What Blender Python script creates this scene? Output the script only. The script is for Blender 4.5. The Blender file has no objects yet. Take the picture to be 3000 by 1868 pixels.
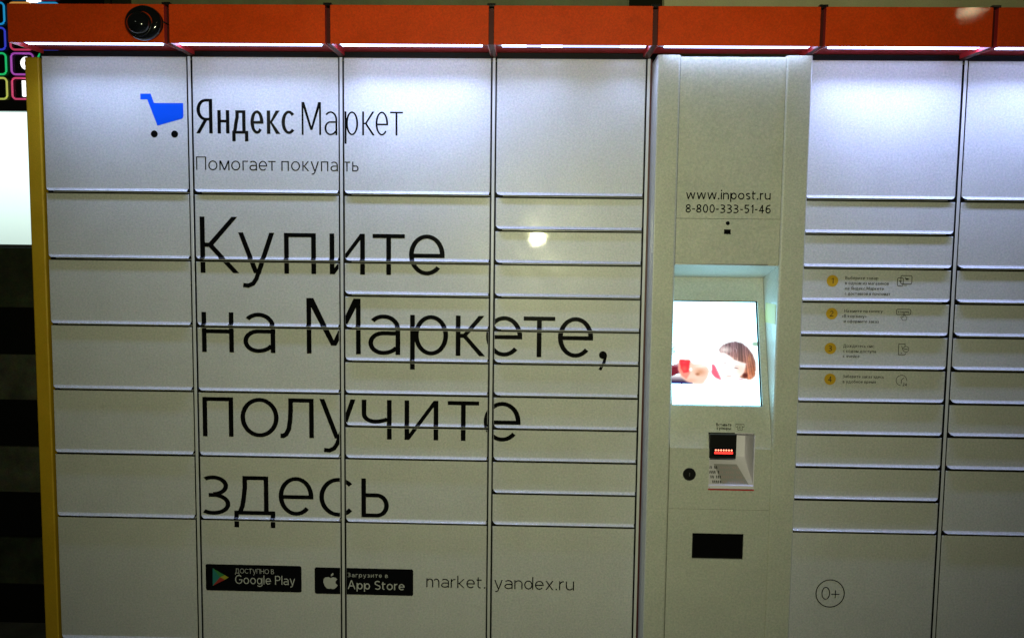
import bpy, bmesh, math, random
import numpy as np
from mathutils import Vector, Matrix
random.seed(4)
scn = bpy.context.scene
col = scn.collection
R = math.radians

# ---------------------------------------------------------------- camera
def rot_rows(yaw, pit, rol):
    def Rz(a): c, s = math.cos(a), math.sin(a); return np.array([[c, -s, 0], [s, c, 0], [0, 0, 1]])
    def Rx(a): c, s = math.cos(a), math.sin(a); return np.array([[1, 0, 0], [0, c, -s], [0, s, c]])
    def Ry(a): c, s = math.cos(a), math.sin(a); return np.array([[c, 0, -s], [0, 1, 0], [s, 0, c]])
    return Ry(rol) @ Rx(pit) @ Rz(yaw)
M_ = rot_rows(-.0252, .0781, -.0122)
cam_d = bpy.data.cameras.new('camera'); cam = bpy.data.objects.new('camera', cam_d); col.objects.link(cam)
right, fwd, up = M_[0], M_[1], M_[2]
mw = Matrix(((right[0], up[0], -fwd[0], .5687), (right[1], up[1], -fwd[1], -2.289), (right[2], up[2], -fwd[2], 1.4141), (0, 0, 0, 1)))
cam.matrix_world = mw
cam_d.sensor_width = 36; cam_d.lens = 36 * 2250 / 3000; cam_d.clip_start = .05; cam_d.clip_end = 200
scn.camera = cam

# ---------------------------------------------------------------- world (night)
w = bpy.data.worlds.new("World"); scn.world = w; w.use_nodes = True
bg = w.node_tree.nodes['Background']; bg.inputs[0].default_value = (.62, .68, .5, 1); bg.inputs[1].default_value = .012
scn.view_settings.view_transform = 'Standard'; scn.view_settings.look = 'None'; scn.view_settings.exposure = 0; scn.view_settings.gamma = 1

# ---------------------------------------------------------------- lamps of the place, in front of the lockers
def lamp(name, kind, loc, power, colr, size=.01, size_y=None, aim=None):
    l = bpy.data.lights.new(name, kind); l.energy = power; l.color = colr
    if kind == 'AREA':
        l.shape = 'RECTANGLE'; l.size = size; l.size_y = size_y or size
    else: l.shadow_soft_size = size
    o = bpy.data.objects.new(name, l); o.location = loc; col.objects.link(o)
    if aim: o.rotation_euler = (Vector(aim) - Vector(loc)).to_track_quat('-Z', 'Y').to_euler()
    return o
torch = lamp('hand_torch', 'SPOT', (.60, -2.33, 1.543), 89, (.97, 1, .60), .004, aim=(.50, 0, 1.44))
torch.data.spot_size = R(106); torch.data.spot_blend = 1
lamp('street_lamp_light', 'AREA', (4.15, -4.6, 3.5), 2.0, (1, .84, .5), .13, .035, aim=(1.2, 0, 1))
lamp('far_lamp_light', 'AREA', (-2.0, -5.4, 2.85), 1.2, (.95, 1, .80), .30, .20, aim=(0, 0, 1.2))

# ---------------------------------------------------------------- materials
def mat(name, base, rough=.5, metal=0, coat=0, coat_rough=.1, bump=0, bscale=400, grain=0, gscale=500, spec=.5, mottle=0):
    m = bpy.data.materials.new(name); m.use_nodes = True
    nt = m.node_tree; p = nt.nodes['Principled BSDF']
    p.inputs['Base Color'].default_value = (*base, 1); p.inputs['Roughness'].default_value = rough
    p.inputs['Metallic'].default_value = metal; p.inputs['Coat Weight'].default_value = coat
    p.inputs['Coat Roughness'].default_value = coat_rough; p.inputs['Specular IOR Level'].default_value = spec
    tc = nt.nodes.new('ShaderNodeTexCoord')
    geo = nt.nodes.new('ShaderNodeNewGeometry')
    src = geo.outputs['Position']
    if bump:
        n = nt.nodes.new('ShaderNodeTexNoise'); n.inputs['Scale'].default_value = bscale; n.inputs['Detail'].default_value = 1
        nt.links.new(src, n.inputs['Vector'])
        b = nt.nodes.new('ShaderNodeBump'); b.inputs['Strength'].default_value = 1; b.inputs['Distance'].default_value = bump
        nt.links.new(n.outputs['Fac'], b.inputs['Height']); nt.links.new(b.outputs['Normal'], p.inputs['Normal'])
        if coat: nt.links.new(b.outputs['Normal'], p.inputs['Coat Normal'])
    if grain or mottle:
        n = nt.nodes.new('ShaderNodeTexNoise'); n.inputs['Scale'].default_value = gscale; n.inputs['Detail'].default_value = 3
        n.inputs['Roughness'].default_value = .8
        nt.links.new(src, n.inputs['Vector'])
        n2 = nt.nodes.new('ShaderNodeTexNoise'); n2.inputs['Scale'].default_value = 9; n2.inputs['Detail'].default_value = 5
        nt.links.new(src, n2.inputs['Vector'])
        mr = nt.nodes.new('ShaderNodeMapRange'); mr.inputs[1].default_value = .3; mr.inputs[2].default_value = .7
        mr.inputs[3].default_value = 1 - grain; mr.inputs[4].default_value = 1 + grain
        nt.links.new(n.outputs['Fac'], mr.inputs[0])
        mr2 = nt.nodes.new('ShaderNodeMapRange'); mr2.inputs[1].default_value = .3; mr2.inputs[2].default_value = .7
        mr2.inputs[3].default_value = 1 - mottle; mr2.inputs[4].default_value = 1 + mottle
        nt.links.new(n2.outputs['Fac'], mr2.inputs[0])
        mm = nt.nodes.new('ShaderNodeMath'); mm.operation = 'MULTIPLY'
        nt.links.new(mr.outputs[0], mm.inputs[0]); nt.links.new(mr2.outputs[0], mm.inputs[1])
        vm = nt.nodes.new('ShaderNodeVectorMath'); vm.operation = 'SCALE'; vm.inputs[0].default_value = base
        nt.links.new(mm.outputs[0], vm.inputs['Scale'])
        s1 = nt.nodes.new('ShaderNodeVectorMath'); s1.operation = 'MULTIPLY_ADD'; s1.inputs[1].default_value = (grain*1.4,)*3; s1.inputs[2].default_value = (1-grain*.7,)*3
        nt.links.new(n.outputs['Color'], s1.inputs[0])
        s2 = nt.nodes.new('ShaderNodeVectorMath'); s2.operation = 'MULTIPLY_ADD'; s2.inputs[1].default_value = (mottle*2.5,)*3; s2.inputs[2].default_value = (1-mottle*1.25,)*3
        n3 = nt.nodes.new('ShaderNodeTexNoise'); n3.inputs['Scale'].default_value = 38; n3.inputs['Detail'].default_value = 3
        nt.links.new(src, n3.inputs['Vector']); nt.links.new(n3.outputs['Color'], s2.inputs[0])
        m1 = nt.nodes.new('ShaderNodeVectorMath'); m1.operation = 'MULTIPLY'; nt.links.new(vm.outputs[0], m1.inputs[0]); nt.links.new(s1.outputs[0], m1.inputs[1])
        m2 = nt.nodes.new('ShaderNodeVectorMath'); m2.operation = 'MULTIPLY'; nt.links.new(m1.outputs[0], m2.inputs[0]); nt.links.new(s2.outputs[0], m2.inputs[1])
        out = m2.outputs[0]
        if mottle:                                            # sparse scuffs and hand marks
            mp = nt.nodes.new('ShaderNodeMapping'); mp.inputs['Scale'].default_value = (7, 7, 16); mp.inputs['Rotation'].default_value = (0, .5, 0); nt.links.new(src, mp.inputs[0])
            n4 = nt.nodes.new('ShaderNodeTexNoise'); n4.inputs['Scale'].default_value = 1.6; n4.inputs['Detail'].default_value = 9; n4.inputs['Roughness'].default_value = .72
            nt.links.new(mp.outputs[0], n4.inputs['Vector'])
            m4 = nt.nodes.new('ShaderNodeMapRange'); m4.inputs[1].default_value = .60; m4.inputs[2].default_value = .72; m4.inputs[3].default_value = 1; m4.inputs[4].default_value = .86
            nt.links.new(n4.outputs['Fac'], m4.inputs[0])
            v4 = nt.nodes.new('ShaderNodeVectorMath'); v4.operation = 'SCALE'; nt.links.new(out, v4.inputs[0]); nt.links.new(m4.outputs[0], v4.inputs['Scale']); out = v4.outputs[0]
        nt.links.new(out, p.inputs['Base Color'])
        if mottle:                                            # uneven sheen from handling
            mr3 = nt.nodes.new('ShaderNodeMapRange'); mr3.inputs[1].default_value = .3; mr3.inputs[2].default_value = .75
            mr3.inputs[3].default_value = rough*.85; mr3.inputs[4].default_value = rough*1.25
            nt.links.new(n2.outputs['Fac'], mr3.inputs[0]); nt.links.new(mr3.outputs[0], p.inputs['Roughness'])
    return m
def emat(name, c, s):
    m = bpy.data.materials.new(name); m.use_nodes = True
    p = m.node_tree.nodes['Principled BSDF']; p.inputs['Base Color'].default_value = (*[min(.8, v) for v in c], 1)
    p.inputs['Emission Color'].default_value = (*c, 1); p.inputs['Emission Strength'].default_value = s
    return m
MT = dict(
    door=mat('white_powder_coat', (.61, .61, .595), .37, coat=.14, coat_rough=.03, bump=.000045, bscale=360, grain=.17, gscale=170, mottle=.03),
    strip=mat('light_metal_strip', (.62, .62, .60), .35, coat=.2, bump=.0001, bscale=500, grain=.05),
    body=mat('dark_steel_gap_shade', (.004, .004, .004), .6, spec=.2),
    term=mat('cream_powder_coat', (.56, .57, .52), .36, coat=.25, coat_rough=.04, bump=.00006, bscale=300, grain=.16, gscale=170, mottle=.03),
    orange=mat('orange_red_paint', (.80, .064, .001), .5, spec=.3, coat=.25, coat_rough=.03, bump=.00004, bscale=300, grain=.16, gscale=200, mottle=.08),
    red=mat('dark_red_paint', (.075, .005, .004), .45, grain=.12),
    tray=mat('red_tray_paint', (.50, .030, .035), .35, coat=.2, grain=.06),
    yellow=mat('yellow_side_paint', (.54, .32, .008), .45, grain=.12, gscale=400, mottle=.05),
    ink=mat('black_vinyl', (.004, .004, .004), .16, bump=.00004, bscale=420, spec=.22),
    inkgrey=mat('dark_grey_print', (.014, .014, .012), .5),
    blue=mat('blue_vinyl', (.0, .085, .72), .3, bump=.00008, grain=.03),
    gold=mat('yellow_print', (.62, .36, .015), .45),
    white=mat('white_print', (.50, .50, .47), .5),
    teal=mat('teal_print', (.02, .19, .17), .5), redp=mat('red_print', (.35, .03, .02), .5), yelp=mat('yellow_green_print', (.36, .33, .03), .5), greenp=mat('green_print', (.04, .22, .06), .5),
    black=mat('black_plastic', (.008, .008, .008), .3, spec=.5),
    gloss=mat('glossy_black_plastic', (.006, .007, .009), .12, coat=1, coat_rough=.04),
    lav=mat('pale_lavender_plastic', (.80, .76, .86), .35, bump=.0001, grain=.04),
    steel=mat('brushed_steel', (.42, .40, .42), .45, grain=.15),
    redlip=mat('red_plastic', (.55, .03, .02), .4),
    platekey=mat('worn_pink_key', (.52, .40, .42), .4),
    note=mat('yellow_sticker', (.60, .57, .26), .5),
    metal=mat('worn_metal', (.35, .34, .33), .35, metal=1),
    wallg=mat('olive_green_wall_panel', (.26, .27, .14), .55, grain=.15, gscale=200, mottle=.15),
    wallb=mat('beige_wall_panel', (.78, .72, .42), .5, grain=.1, gscale=200, mottle=.05),
    dark=mat('dark_glass_panel', (.02, .022, .012), .2),
    sglass=mat('sign_black', (.004, .005, .004), .25),
    stone=mat('grey_brown_stone', (.070, .074, .048), .6, grain=.35, gscale=160, mottle=.4),
    stoned=mat('black_stone', (.004, .004, .003), .35, grain=.3, gscale=160),
    stonem=mat('dim_green_stone', (.028, .034, .017), .55, grain=.4, gscale=120, mottle=.5),
    alu=mat('aluminium_frame', (.5, .5, .5), .35, metal=1),
    ground=mat('dark_paving', (.08, .08, .075), .7, bump=.001, bscale=60, grain=.2, gscale=90, mottle=.2),
    red_glow=emat('red_led_glow', (1, .04, .03), 1.6), led_core=emat('red_led_core', (1, .28, .16), 2.6),
)

# ---------------------------------------------------------------- object helpers
def link(name, me, parent=None, m=None):
    o = bpy.data.objects.new(name, me); col.objects.link(o)
    if parent: o.parent = parent
    if m:
        for x in (m if isinstance(m, (list, tuple)) else [m]): me.materials.append(x)
    return o
def empty(name, loc, label, cat, group=None):
    o = bpy.data.objects.new(name, None); o.empty_display_size = .1; col.objects.link(o); o.location = loc
    o['label'] = label; o['category'] = cat
    if group: o['group'] = group
    return o
def tag(o, label, cat, group=None):
    o['label'] = label; o['category'] = cat
    if group: o['group'] = group
    return o
def struct(o): o['kind'] = 'structure'; return o
class MB:
    def __init__(s): s.v = []; s.f = []; s.mi = []
    def poly(s, pts, mi=0):
        i = len(s.v); s.v += [tuple(p) for p in pts]; s.f.append(tuple(range(i, i + len(pts)))); s.mi.append(mi)
    def box(s, x0, x1, y0, y1, z0, z1, mi=0, b=0):
        if b:
            bm = bmesh.new(); bmesh.ops.create_cube(bm, size=1)
            for v in bm.verts: v.co = Vector(((x0+x1)/2 + v.co.x*(x1-x0), (y0+y1)/2 + v.co.y*(y1-y0), (z0+z1)/2 + v.co.z*(z1-z0)))
            bmesh.ops.bevel(bm, geom=bm.edges[:], offset=b, segments=2, profile=.5, affect='EDGES')
            bmesh.ops.recalc_face_normals(bm, faces=bm.faces)
            n = len(s.v); bm.verts.index_update(); s.v += [tuple(v.co) for v in bm.verts]
            for f in bm.faces: s.f.append(tuple(n + v.index for v in f.verts)); s.mi.append(mi)
            bm.free(); return s
        n = len(s.v)
        s.v += [(x, y, z) for z in (z0, z1) for y in (y0, y1) for x in (x0, x1)]
        for q in ((0,2,3,1),(4,5,7,6),(0,1,5,4),(2,6,7,3),(0,4,6,2),(1,3,7,5)): s.f.append(tuple(n+a for a in q)); s.mi.append(mi)
        return s
    def prism(s, yz, x0, x1, mi=0):          # closed profile in (y,z), swept along x
        n = len(s.v); k = len(yz)
        s.v += [(x0, y, z) for y, z in yz] + [(x1, y, z) for y, z in yz]
        s.f.append(tuple(n + i for i in range(k))); s.f.append(tuple(n + k + i for i in reversed(range(k)))); s.mi += [mi, mi]
        for i in range(k):
            j = (i + 1) % k; s.f.append((n+i, n+k+i, n+k+j, n+j)); s.mi.append(mi)
        return s
    def prismz(s, xy, z0, z1, mi=0):
        n = len(s.v); k = len(xy)
        s.v += [(x, y, z0) for x, y in xy] + [(x, y, z1) for x, y in xy]
        s.f.append(tuple(n + i for i in range(k))); s.f.append(tuple(n + k + i for i in reversed(range(k)))); s.mi += [mi, mi]
        for i in range(k):
            j = (i + 1) % k; s.f.append((n+i, n+k+i, n+k+j, n+j)); s.mi.append(mi)
        return s
    def lathe(s, prof, c, axis='y', n=32, mi=0):   # prof: (r, t) list; c centre; sweeps round axis y
        b = len(s.v); k = len(prof)
        for i in range(n):
            a = 2*math.pi*i/n
            for r, t in prof: s.v.append((c[0] + r*math.cos(a), c[1] + t, c[2] + r*math.sin(a)))
        for i in range(n):
            j = (i+1) % n
            for q in range(k-1): s.f.append((b+i*k+q, b+i*k+q+1, b+j*k+q+1, b+j*k+q)); s.mi.append(mi)
        return s
    def build(s, name, m, parent=None, smooth=False, off=None):
        me = bpy.data.meshes.new(name)
        me.from_pydata(s.v, [], s.f); me.validate(); 
        ms = m if isinstance(m, (list, tuple)) else [m]
        o = link(name, me, parent, ms)
        if len(me.polygons) == len(s.mi): me.polygons.foreach_set('material_index', s.mi)
        bm = bmesh.new(); bm.from_mesh(me); bmesh.ops.recalc_face_normals(bm, faces=bm.faces); bm.to_mesh(me); bm.free()
        if smooth: me.polygons.foreach_set('use_smooth', [True]*len(me.polygons))
        if parent and parent.type == 'EMPTY' or off:
            d = Vector(off) if off else parent.location
            me.transform(Matrix.Translation(-d))
        return o
def tube_pts(pts, r, n=10, caps=True):
    mb = MB(); P = [Vector(p) for p in pts]
    rings = []
    for i, p in enumerate(P):
        d = (P[min(i+1, len(P)-1)] - P[max(i-1, 0)]).normalized()
        a = d.orthogonal().normalized(); a = (Vector((0,0,1)) - d*d.z).normalized() if abs(d.z) < .95 else (Vector((1,0,0)) - d*d.x).normalized()
        b = d.cross(a)
        rings.append([p + r*(math.cos(t)*a + math.sin(t)*b) for t in [2*math.pi*k/n for k in range(n)]])
    for rg in rings: mb.v += [tuple(v) for v in rg]
    for i in range(len(P)-1):
        for k in range(n):
            j = (k+1) % n; mb.f.append((i*n+k, i*n+j, (i+1)*n+j, (i+1)*n+k)); mb.mi.append(0)
    if caps: mb.f.append(tuple(range(n))); mb.f.append(tuple(range((len(P)-1)*n, len(P)*n))); mb.mi += [0, 0]
    return mb

# ---------------------------------------------------------------- stroke lettering (flat vinyl, convex polygons in x,z)
def bar(x0, z0, x1, z1): return [[(x0, z0), (x1, z0), (x1, z1), (x0, z1)]]
def dia(x0, z0, x1, z1, th): return [[(x0, z0), (x0+th, z0), (x1+th, z1), (x1, z1)]]
def ring(cx, cz, rx, rz, a0, a1, t, th, n=None):
    n = n or max(6, int(abs(a1-a0)/9)); q = []
    for i in range(n):
        A, B = math.radians(a0+(a1-a0)*i/n), math.radians(a0+(a1-a0)*(i+1)/n)
        q.append([(cx+rx*math.cos(A), cz+rz*math.sin(A)), (cx+rx*math.cos(B), cz+rz*math.sin(B)),
                  (cx+(rx-t)*math.cos(B), cz+(rz-th)*math.sin(B)), (cx+(rx-t)*math.cos(A), cz+(rz-th)*math.sin(A))])
    return q
def stroke(pts, t):
    P = [Vector(p) for p in pts]; L = []; Rr = []
    for i, p in enumerate(P):
        ds = []
        if i > 0: ds.append((P[i]-P[i-1]).normalized())
        if i < len(P)-1: ds.append((P[i+1]-P[i]).normalized())
        d = sum(ds, Vector((0, 0))).normalized(); nrm = Vector((-d.y, d.x))
        k = 1/max(.5, abs(nrm.dot(Vector((-ds[0].y, ds[0].x)))))
        L.append(p+nrm*t/2*k); Rr.append(p-nrm*t/2*k)
    return [[tuple(L[i]), tuple(Rr[i]), tuple(Rr[i+1]), tuple(L[i+1])] for i in range(len(P)-1)]
def disc(cx, cz, r, n=28, rz=None):
    rz = rz or r
    return [[(cx+r*math.cos(2*math.pi*i/n), cz+rz*math.sin(2*math.pi*i/n)) for i in range(n)]]
def glyph(ch, w, X, K, t, th):
    D = .36*X
    caps = {'П':'п','В':'в','Н':'н','Д':'д','З':'з','О':'о','С':'с','Т':'т','К':'к','Я':'я','М':'м','У':'у'}
    if ch in caps: return glyph(caps[ch], w, K, K, t, th)
    if ch in 'оo': return ring(w/2, X/2, w/2, X/2, 0, 360, t, th, 40)
    if ch == '0': return ring(w/2, K/2, w/2, K/2, 0, 360, t, th, 40)
    if ch in 'сc': rx = w/1.72; return ring(rx, X/2, rx, X/2, 44, 316, t, th)
    if ch in 'еe':
        return ring(w/2, X/2, w/2, X/2, 0, 318, t, th) + bar(t*.5, .43*X, w-t*.5, .43*X+th) + bar(w-t, .43*X, w, .5*X)
    if ch in 'аa':
        return (bar(w-t, 0, w, .66*X) + ring(.48*w, .64*X, .52*w, .36*X, 0, 140, t, th) +
                ring(.46*w, .29*X, .46*w, .295*X, 90, 270, t, th) + ring(.46*w, .29*X, .54*w, .295*X, 270, 335, t, th) + bar(.46*w, .585*X-th, w-t, .585*X))
    if ch in 'уy':
        s = t*1.06
        top = [[(.0, X), (s, X), (.49*w+s*.5, 0), (.49*w-s*.5, 0)], [(w-s, X), (w, X), (.545*w+s*.45, -.02*X), (.545*w-s*.55, -.02*X)]]
        return top + stroke([(.545*w-s*.05, -.0*X), (.49*w, -.13*X), (.40*w, -.25*X), (.27*w, -.305*X), (.12*w, -.295*X)], t*.92)
    if ch == 'п': return bar(0, 0, t, X) + bar(w-t, 0, w, X) + bar(t, X-th, w-t, X)
    if ch == 'и': return bar(0, 0, t, X) + bar(w-t, 0, w, X) + dia(0, 0, w-t, X, t)
    if ch == 'й': return glyph('и', w, X, K, t, th) + ring(w/2, K*.99, w*.28, X*.2, 180, 360, th, th)
    if ch == 'т': return bar(0, X-th, w, X) + bar(w/2-t/2, 0, w/2+t/2, X-th)
    if ch == 'г': return bar(0, 0, t, X) + bar(t, X-th, w, X)
    if ch == 'н': return bar(0, 0, t, X) + bar(w-t, 0, w, X) + bar(t, .47*X, w-t, .47*X+th)
    if ch in 'кk':
        H = X
        s = bar(0, 0, t, H if ch == 'к' else K)
        c = min(.27*w, t+.1*w)
        return s + bar(t, .5*H-th*.5, c+.02*w, .5*H+th*.5) + [[(c, .5*H+th*.5), (c, .5*H-th*.3), (c+.1*w+t*.12, .5*H), (.97*w, H), (.97*w-t*1.2, H)]] + \
            [[(c, .5*H-th*.5), (w-t*1.25, 0), (w, 0), (c+.1*w+t*.12, .5*H), (c, .5*H+th*.3)]]
    if ch == 'м':
        v = .15*X if X >= K else .02*X; s = t*1.25
        return bar(0, 0, t, X) + bar(w-t, 0, w, X) + [[(.0, X), (s+.02*w, X), (.5*w+s*.45, v), (.5*w-s*.45, v)], [(w-s-.02*w, X), (w, X), (.5*w+s*.45, v), (.5*w-s*.45, v)]]
    if ch in 'рp': return bar(0, -D, t, X) + ring(.1*w+.45*w, X/2, .45*w, X/2, 0, 360, t, th, 40)
    if ch == 'л': return bar(w-t, 0, w, X) + bar(.25*w, X-th, w-t, X) + stroke([(.25*w+t/2, X), (.25*w+t/2, .72*X), (.30*w, .45*X), (.26*w, .22*X), (.18*w, .09*X), (.09*w, .045*X), (.01*w, .05*X)], t)
    if ch == 'ч': return bar(w-t, 0, w, X) + bar(0, .64*X, t, X) + ring(.44*w, .64*X, .44*w, .24*X, 180, 270, t, th) + ring(.44*w, .64*X, .62*w, .24*X, 270, 322, t, th)
    if ch in 'з3':
        Z = X if ch == 'з' else K
        return ring(.38*w, .735*Z, .55*w, .265*Z, -90, 128, t, th) + ring(.38*w, .265*Z, .62*w, .285*Z, -128, 90, t, th) + bar(.22*w, .5*Z-th*.55, .42*w, .5*Z+th*.45)
    if ch == 'д':
        return bar(0, 0, w, th) + bar(0, -.33*X, t, 0) + bar(w-t, -.33*X, w, 0) + bar(.84*w-t, th, .84*w, X) + bar(.21*w, X-th, .84*w, X) + \
            stroke([(.21*w+t/2, X), (.21*w+t*.5, .7*X), (.235*w, .42*X), (.20*w, .22*X), (.14*w, .06*X)], t)
    if ch in 'ьы':
        ww = w if ch == 'ь' else .68*w
        r = bar(0, 0, t, X) + ring(.56*ww, .31*X, .44*ww, .31*X, -90, 90, t, th) + bar(t, .62*X-th, .56*ww, .62*X) + bar(t, 0, .56*ww, th)
        return r if ch == 'ь' else r + bar(w-t, 0, w, X)
    if ch == 'я': return bar(w-t, 0, w, X) + ring(.6*w, .685*X, .56*w, .315*X, 90, 270, t, th) + bar(.6*w, X-th, w-t, X) + bar(.6*w, .37*X, w-t, .37*X+th) + dia(0, 0, .65*w-t*.9, .39*X, t*1.1)
    if ch == 'в': return bar(0, 0, t, X) + ring(.5*w, .28*X, .5*w, .28*X, -90, 90, t, th) + ring(.45*w, .77*X, .45*w, .23*X, -90, 90, t, th) + bar(t, 0, .5*w, th) + bar(t, X-th, .45*w, X) + bar(t, .5*X, .5*w, .5*X+th)
    if ch == 'б': return ring(w/2, X*.46, w/2, X*.46, 0, 360, t, th) + stroke([(t/2, .5*X), (.08*w, .85*X), (.3*w, 1.15*X), (.9*w, 1.3*X)], th)
    if ch == 'ж': return bar(w/2-t/2, 0, w/2+t/2, X) + dia(0, 0, .45*w, .55*X, t) + dia(.02*w, X, .45*w, .45*X, t) + dia(w-t, 0, .5*w, .55*X, t) + dia(w-t*1.2, X, .5*w, .45*X, t)
    if ch == 'ш': return bar(0, 0, t, X) + bar(w/2-t/2, 0, w/2+t/2, X) + bar(w-t, 0, w, X) + bar(t, 0, w-t, th)
    if ch == 'ю': return bar(0, 0, t, X) + bar(t, .46*X, .4*w, .46*X+th) + ring(.67*w, X/2, .33*w, X/2, 0, 360, t, th)
    if ch == 'ф': return bar(w/2-t/2, -D, w/2+t/2, K) + ring(w/2, X/2, w/2, X/2, 0, 360, t, th)
    if ch in 'хx': return dia(0, 0, w-t*1.2, X, t*1.2) + dia(w-t*1.2, 0, 0, X, t*1.2)
    if ch == 'n': return bar(0, 0, t, X) + ring(.52*w, .6*X, .48*w, .4*X, 0, 150, t, th) + bar(w-t, 0, w, .6*X)
    if ch == 'm': return bar(0, 0, t, X) + ring(.28*w, .6*X, .25*w, .4*X, 0, 150, t, th) + bar(.53*w-t, 0, .53*w, .6*X) + ring(.76*w, .6*X, .24*w, .4*X, 0, 150, t, th) + bar(w-t, 0, w, .6*X)
    if ch == 'r': return bar(0, 0, t, X) + ring(w*.8, .55*X, .8*w, .45*X, 75, 165, t, th)
    if ch == 't': return bar(.3*w-t/2, .25*X, .3*w+t/2, 1.25*X) + bar(0, X-th, .95*w, X) + ring(.3*w-t/2+.5*w, .28*X, .5*w, .28*X, 180, 285, t, th)
    if ch == 'd': return bar(w-t, 0, w, K) + ring(.46*w, X/2, .46*w, X/2, 0, 360, t, th)
    if ch == 'g': return ring(.46*w, X/2, .46*w, X/2, 0, 360, t, th) + bar(w-t, -.1*X, w, X) + ring(w/2, -.1*X, w/2, .28*X, 200, 360, t, th)
    if ch == 'w': q = w/4; return dia(q-t/2, 0, 0, X, t) + dia(q-t/2, 0, 2*q-t/2, X, t) + dia(3*q-t/2, 0, 2*q-t/2, X, t) + dia(3*q-t/2, 0, w-t, X, t)
    if ch == 'u': return bar(0, .4*X, t, X) + ring(.48*w, .4*X, .48*w, .4*X, 180, 330, t, th) + bar(w-t, 0, w, X)
    if ch == 'i': return bar(0, 0, t, X) + disc(t/2, 1.28*X, t*.62)
    if ch == 'l': return bar(0, 0, t, K*1.02)
    if ch in 'sS':
        Z = X if ch == 's' else K
        return ring(.5*w, .735*Z, .47*w, .265*Z, 35, 270, t, th) + ring(.5*w, .265*Z, .5*w, .265*Z, -145, 90, t, th)
    if ch == 'G': return ring(.52*w, K/2, .52*w, K/2, 45, 345, t, th) + bar(.55*w, .42*K, w, .42*K+th) + bar(w-t, .3*K, w, .42*K)
    if ch == 'P': return bar(0, 0, t, K) + ring(.55*w, .72*K, .45*w, .28*K, -90, 90, t, th) + bar(t, K-th, .55*w, K) + bar(t, .44*K, .55*w, .44*K+th)
    if ch == 'A': return dia(0, 0, w/2-t/2, K, t) + dia(w-t, 0, w/2-t/2, K, t) + bar(.2*w, .3*K, .8*w, .3*K+th)
    if ch == '.': return disc(w/2, t*.6, t*.72, 14)
    if ch == ',': return disc(.58*w, w*.32, w*.42, 20) + stroke([(.86*w, w*.3), (.74*w, -w*.35), (.5*w, -w*.85), (.28*w, -w*1.28)], w*.32)
    if ch == '-': return bar(0, .36*K, w, .36*K+th)
    if ch == '+': return bar(0, .45*K-th/2, w, .45*K+th/2) + bar(w/2-t/2, .45*K-w/2, w/2+t/2, .45*K+w/2)
    if ch == '1': return bar(w-t, 0, w, K) + dia(0, .74*K, w-t*1.1, K*.96, t)
    if ch == '2': return ring(.5*w, .7*K, .47*w, .3*K, -20, 160, t, th) + bar(0, 0, w, th) + dia(0, th*.6, .93*w-t, .62*K, t*1.1)
    if ch == '4': return bar(.78*w-t, 0, .78*w, K) + bar(0, .24*K, w, .24*K+th) + dia(0, .26*K, .72*w-t*.6, K, t)
    if ch == '5': return bar(.1*w, K-th, .93*w, K) + bar(.1*w, .5*K, .1*w+t, K) + ring(.45*w, .32*K, .52*w, .32*K, -130, 125, t, th)
    if ch == '6': return ring(w/2, .31*K, w/2, .31*K, 0, 360, t, th) + stroke([(t*.55, .3*K), (t*.65, .6*K), (.35*w, .88*K), (.9*w, .97*K)], t)
    if ch == '8': return ring(w/2, .74*K, .44*w, .26*K, 0, 360, t, th) + ring(w/2, .27*K, w/2, .27*K, 0, 360, t, th)
    if ch in '«»':
        s = 1 if ch == '«' else -1; r = []
        for k in (0, .45): x = (k*w + .3*w) if s > 0 else (w-k*w-.3*w); r += stroke([(x, .8*X), (x-s*.3*w, .5*X), (x, .2*X)], t*.8)
        return r
    return []
WID = {'а':.82,'б':.87,'в':.8,'г':.62,'д':1.05,'е':.87,'ж':1.2,'з':.7,'и':.86,'й':.86,'к':.78,'л':.88,'м':1.05,'н':.83,'о':.95,'п':.79,'р':.93,'с':.78,'т':.82,'у':.9,
 'ф':1.25,'х':.85,'ч':.76,'ш':1.2,'ь':.7,'ы':1.05,'ю':1.25,'я':.78,'m':1.35,'a':.82,'r':.5,'k':.78,'e':.87,'t':.55,'y':.85,'n':.82,'d':.9,'x':.8,'w':1.3,'u':.82,'i':.14,'p':.9,
 'o':.9,'s':.66,'g':.88,'l':.15,'G':1.15,'P':.85,'A':1.15,'S':.9,'.':.22,'-':.45,'+':.85,' ':.30,'«':.6,'»':.6,',':.2,'П':1.05,'В':.9,'Н':1.05,'Д':1.25,'З':.9,'О':1.3,'С':1.05,'Т':1.0,'У':1.05,'Я':1.0,'М':1.35,'К':1.0}
def run(text, xl, xr, z, X, t, th=None, K=None, gap=.17, italic=0):
    th = th or t; K = K or 1.38*X
    adv = [(WID.get(c, .85)*X if c not in '1' else .45*X) for c in text]
    tot = sum(adv) + gap*X*(len(text)-1); s = (xr-xl)/tot; x = xl; out = []
    for c, a in zip(text, adv):
        for q in glyph(c, a*s, X, K, t, th): out.append([(x+px, z+pz) for px, pz in q])
        x += (a+gap*X)*s
    return out
def place(tbl, z, X, K, t, th):
    out = []
    for c, a, b in tbl: out += [[(a+px, z+pz) for px, pz in q] for q in glyph(c, b-a, X, K, t, th)]
    return out
def rrect(x0, z0, x1, z1, r, n=6):
    P = []
    for cx, cz, a in ((x1-r, z1-r, 0), (x0+r, z1-r, 90), (x0+r, z0+r, 180), (x1-r, z0+r, 270)):
        for i in range(n+1): A = math.radians(a+90*i/n); P.append((cx+r*math.cos(A), cz+r*math.sin(A)))
    return P
def outline(P, t):
    return stroke(P + [P[0]], t)

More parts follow.
